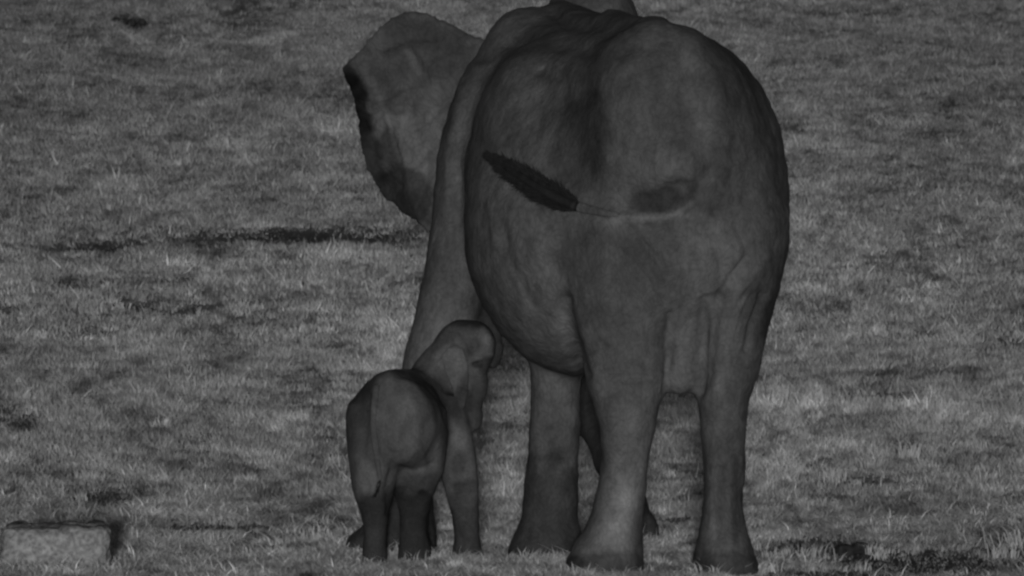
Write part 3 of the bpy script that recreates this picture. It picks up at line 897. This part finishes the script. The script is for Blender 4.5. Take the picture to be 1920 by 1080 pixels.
# ------------------------------------------------------------------ the calf
f = Field((-0.78, 0.10, -0.04), (0.0, 1.50, 1.16), 0.0085)
f.loft([(0.28, 725, 765, 765, 840), (0.31, 705, 790, 735, 868), (0.37, 680, 812, 714, 880), (0.48, 660, 828, 700, 888), (0.62, 652, 838, 695, 892), (0.75, 660, 842, 692, 892),
        (0.9, 695, 856, 692, 884), (1.02, 735, 866, 696, 862), (1.12, 770, 866, 705, 838), (1.18, 795, 850, 730, 810)], k=0.03, p=2.0)
f.ell(718, 738, 0.46, 28, 0.12, 40, k=0.05, roll=0.3)
f.limb([(760, 652, 735, 0.54, .12), (800, 650, 742, 0.50, .14), (850, 652, 742, 0.46, .135), (900, 658, 742, 0.44, .12), (930, 664, 738, 0.43, .10), (960, 675, 730, 0.44, .082), (990, 681, 725, 0.46, .068),
        (1015, 681, 724, 0.46, .066), (1035, 679, 727, 0.45, .072), (1064, 679, 727, 0.45, .072)], k=0.045)
f.limb([(770, 735, 836, 0.60, .14), (840, 728, 838, 0.58, .15), (885, 728, 832, 0.57, .14), (912, 735, 820, 0.58, .12), (940, 743, 808, 0.62, .09), (970, 749, 800, 0.66, .07), (1000, 750, 800, 0.68, .064),
        (1020, 748, 806, 0.67, .072), (1030, 746, 808, 0.66, .075), (1058, 746, 808, 0.66, .075)], k=0.045)
f.limb([(740, 806, 872, 0.90, .10), (790, 828, 882, 0.88, .09), (840, 828, 891, 0.87, .082), (875, 824, 895, 0.85, .078), (900, 828, 897, 0.85, .075), (930, 836, 898, 0.86, .068), (965, 846, 898, 0.88, .062),
        (1000, 851, 898, 0.88, .060), (1025, 850, 902, 0.86, .068), (1038, 846, 907, 0.85, .075), (1052, 847, 907, 0.85, .075)], k=0.03)
f.limb([(760, 760, 830, 1.08, .09), (860, 756, 812, 1.06, .075), (940, 754, 806, 1.05, .065), (1000, 752, 802, 1.05, .062), (1030, 748, 806, 1.04, .07), (1046, 748, 806, 1.04, .07)], k=0.03)
# neck, head, cheek, trunk hanging down in front of its face
f.chain([(800, 745, 1.0, 48), (828, 700, 0.98, 46), (856, 668, 0.96, 50)], k=0.05)
f.ell(872, 657, 0.95, 53, 0.135, 60, k=0.04, roll=-0.25)
f.ell(897, 640, 0.95, 30, 0.10, 36, k=0.03, roll=-0.2)
f.ell(878, 705, 0.95, 30, 0.10, 42, k=0.04)
f.chain([(888, 690, 0.93, 22), (896, 716, 0.90, 19), (894, 736, 0.89, 19), (887, 760, 0.88, 17), (891, 780, 0.88, 14.5), (890, 794, 0.88, 14)], k=0.012)
f.blur(1)
cV, cQ = f.mesh()
cV = relax(cV, cQ, 2)
cV = sculpt(cV, cQ, [
    ([(778, 688), (805, 655), (835, 625)], 5, 0.004),
    ([(760, 700), (800, 712), (830, 745), (848, 800)], 9, -0.022),
    ([(690, 750), (684, 800), (680, 850)], 10, -0.014),
    ([(770, 820), (790, 850), (800, 880)], 7, 0.008),
    ([(752, 880), (775, 888), (812, 872)], 8, -0.016), ([(735, 850), (728, 900), (730, 960)], 8, -0.014), ([(700, 735), (712, 800), (722, 880)], 9, 0.010), ([(678, 948), (700, 930), (722, 918)], 5, -0.008),
    ([(740, 760), (730, 700)], 10, 0.008), ([(765, 705), (800, 760), (822, 830)], 12, 0.008),
    ([(745, 800), (735, 850), (720, 900)], 9, 0.008),
    ([(820, 672), (845, 650), (870, 655)], 5, -0.012), ([(905, 615), (922, 640), (920, 665)], 6, 0.010), ([(868, 625), (880, 650), (888, 665)], 7, -0.012), ([(880, 610), (900, 622)], 6, 0.006),
    ([(890, 684), (902, 682)], 4.5, -0.016),
    ([(885, 668), (905, 672)], 5, 0.007),
    ([(878, 702), (884, 690)], 4, -0.008),
    ([(880, 740), (905, 738)], 3.5, -0.004), ([(880, 755), (905, 753)], 3.5, -0.004), ([(880, 770), (903, 768)], 3.5, -0.004),
    ([(845, 878), (862, 870), (878, 880)], 8, -0.008), ([(850, 915), (880, 912)], 7, -0.007),
    ([(868, 900), (880, 900)], 8, 0.006),
], 1.3)
lump = (fbm(cV[:, 0] * 16 + 20, cV[:, 2] * 13 + 20, 77, 3) - 0.5) * 0.009
cV = cV + normals(cV, cQ) * lump[:, None]
ctone = paint(cV, cQ, [
    (745, 995, 110, 76, -6, .42, .3), (872, 1000, 50, 80, 0, .62, .5), (790, 905, 34, 24, 0, .65, .7), (862, 868, 14, 26, 10, .65, .7), (875, 910, 22, 14, 0, .65, .7),
    (897, 765, 24, 60, 0, .50, .6), (868, 765, 16, 40, 0, .7, .8), (834, 668, 20, 22, 30, 1.7, .8), (800, 680, 14, 50, 38, .75, .8), (870, 600, 50, 12, 10, .6, .8), (852, 760, 10, 40, -15, .7, .8), (888, 650, 16, 16, 0, .65, .8), (896, 684, 10, 6, 0, .4, .7), (688, 895, 16, 36, -14, 1.7, .9), (890, 615, 40, 14, 10, .75, .8),
    (672, 780, 22, 70, 5, .72, .7), (820, 740, 26, 50, -30, .72, .7), (912, 630, 10, 22, -15, 1.35, .9), (915, 690, 14, 24, 0, .6, .7), (703, 785, 6, 22, 0, 1.4, .8), (712, 868, 5, 18, -10, 1.4, .8), (745, 790, 44, 60, 0, 1.12, .9), (690, 740, 14, 50, 12, .72, .7), (800, 725, 50, 12, 50, .7, .7), (835, 810, 10, 60, 0, .75, .8),
    (870, 705, 26, 24, 0, 1.15, .9), (790, 840, 34, 40, 0, 1.12, .9), (862, 820, 14, 40, 5, 1.15, .9)])
calf = link_mesh('elephant_calf', cV, cQ, m=M_CALF, tone=ctone)
tag(calf, 'small newborn elephant calf with muddy legs beside the adult\'s left foreleg', 'elephant calf')
print('calf verts', len(cV))
NC = normals(cV, cQ)
cpx, cpy = P(cV[:, 0], cV[:, 1], cV[:, 2])
ct = hug(cV, NC, cpx, cpy, [(706, 722, 6), (702, 760, 7), (700, 800, 6.5), (704, 840, 6), (710, 880, 5), (714, 908, 3.5)], -0.004)
ctail, cq = tube('tail', ct, M_CALF, calf, 1.0, 12, 0.6)
tuft('tail_hair', [(a, b, c) for a, b, c, e in hug(cV, NC, cpx, cpy, [(712, 900, 3), (708, 918, 3), (700, 930, 3)], 0.012)], [3, 4, 3], 60, ctail, 0.03, seed=9)

hy = 0.82


def calf_ear_surf(x, y):
    return -0.03 * np.clip((x - 835) / 40, 0, 1) + 0.008 * np.sin(y / 9.0) + 0.05 * np.clip((y - 720) / 60, 0, 1)


ear_mesh('ear', [(828, 668), (838, 652), (852, 646), (868, 652), (876, 676), (879, 705), (878, 735), (872, 762), (864, 772), (854, 752), (845, 722), (833, 695)],
         0.80, calf_ear_surf, 0.0065, 0.0045, calf, M_CALF,
         [(844, 672, 20, 24, 30, 1.55, .8), (872, 745, 18, 40, 0, .5, .7), (858, 720, 14, 30, -10, 1.2, .8), (865, 700, 20, 30, 0, 1.1, .9)], jag=0.004)

# ------------------------------------------------------------------ stone block at the lower left
def rough_block(px0, px1, py_top, Y, depth, h=0.011):
    x0, zt = W(px0, py_top, Y); x1, _ = W(px1, py_top, Y)
    F = Field((x0 - .04, Y - .05, -0.14), (x1 + .04, Y + depth + .05, zt + .05), h)
    x, y, z = np.meshgrid(*F.ax, indexing='ij', sparse=True)
    cx, cy, hz = (x0 + x1) / 2, Y + depth / 2, (zt + 0.12) / 2
    r = 0.042
    qx = np.abs(x - cx) - (x1 - x0) / 2 + r; qy = np.abs(y - cy) - depth / 2 + r; qz = np.abs(z - (zt - hz)) - hz + r
    dd = np.sqrt(np.maximum(qx, 0) ** 2 + np.maximum(qy, 0) ** 2 + np.maximum(qz, 0) ** 2) + np.minimum(np.maximum(np.maximum(qx, qy), qz), 0) - r
    n2 = (fbm((x + y * .7) / .05 + 90 + 0 * z, z / .05 + 90 + y / .09, 33, 3) - .5) * 0.05
    F.F = (dd + n2).astype(np.float32)
    V, Q = F.mesh()
    return relax(V, Q, 1), Q


bV, bQ = rough_block(4, 204, 989, 0.02, 0.36)
bt = 0.8 + 0.5 * fbm(bV[:, 0] * 14 + 60, bV[:, 2] * 20 + 60, 91, 3)
topm = np.clip((bV[:, 2] - (bV[:, 2].max() - 0.03)) / 0.02, 0, 1)
bt = bt * (1 - 0.6 * topm)  # top face darkened: the loss of grazing light is painted into its tone
blk = link_mesh('stone_block', bV, bQ, m=M_STONE, tone=bt)
tag(blk, 'low square-edged stone block sunk in the grass at the bottom left corner', 'stone block')


# ------------------------------------------------------------------ dung heaps
def heap(px, py, r, seed, label, group='dung heaps dropped on the grass'):
    Y = gy(px, py)
    X, _ = W(px, py, Y)
    z0 = float(terrain(np.array([X]), np.array([Y]))[0])
    R = np.random.default_rng(seed)
    F = Field((X - r * 3.4, Y - r * 2.4, z0 - .06), (X + r * 3.4, Y + r * 2.4, z0 + r * 2.2), 0.008)
    x, y, z = np.meshgrid(*[a.astype(np.float32) for a in F.ax], indexing='ij', sparse=True)
    allg = tuple([slice(0, n) for n in F.n])
    for i in range(6):
        a = R.uniform(0, 6.28); q = R.uniform(0, 1.1) * r
        bx, by, bz = X + math.cos(a) * q * 1.9, Y + math.sin(a) * q, z0 + R.uniform(.0, .45) * r
        rr = r * R.uniform(.5, .8)
        dd = np.sqrt((x - bx) ** 2 + (y - by) ** 2 + ((z - bz) * 1.15) ** 2) - rr
        F.add(allg, dd, 0.02)
    V, Q = F.mesh()
    V = relax(V, Q, 1)
    V = V + normals(V, Q) * ((fbm(V[:, 0] * 40, V[:, 2] * 40 + 9, seed, 2) - .5) * .02)[:, None]
    o = link_mesh('dung_heap', V, Q, m=M_DUNG, tone=np.ones(len(V)))
    tag(o, label, 'dung', group)
    return o


heap(240, 46, 0.055, 5, 'small dark clump of dung far off at the upper left')
heap(1584, 1036, 0.042, 6, 'dark dung clump in the trodden strip right of the adult elephant')
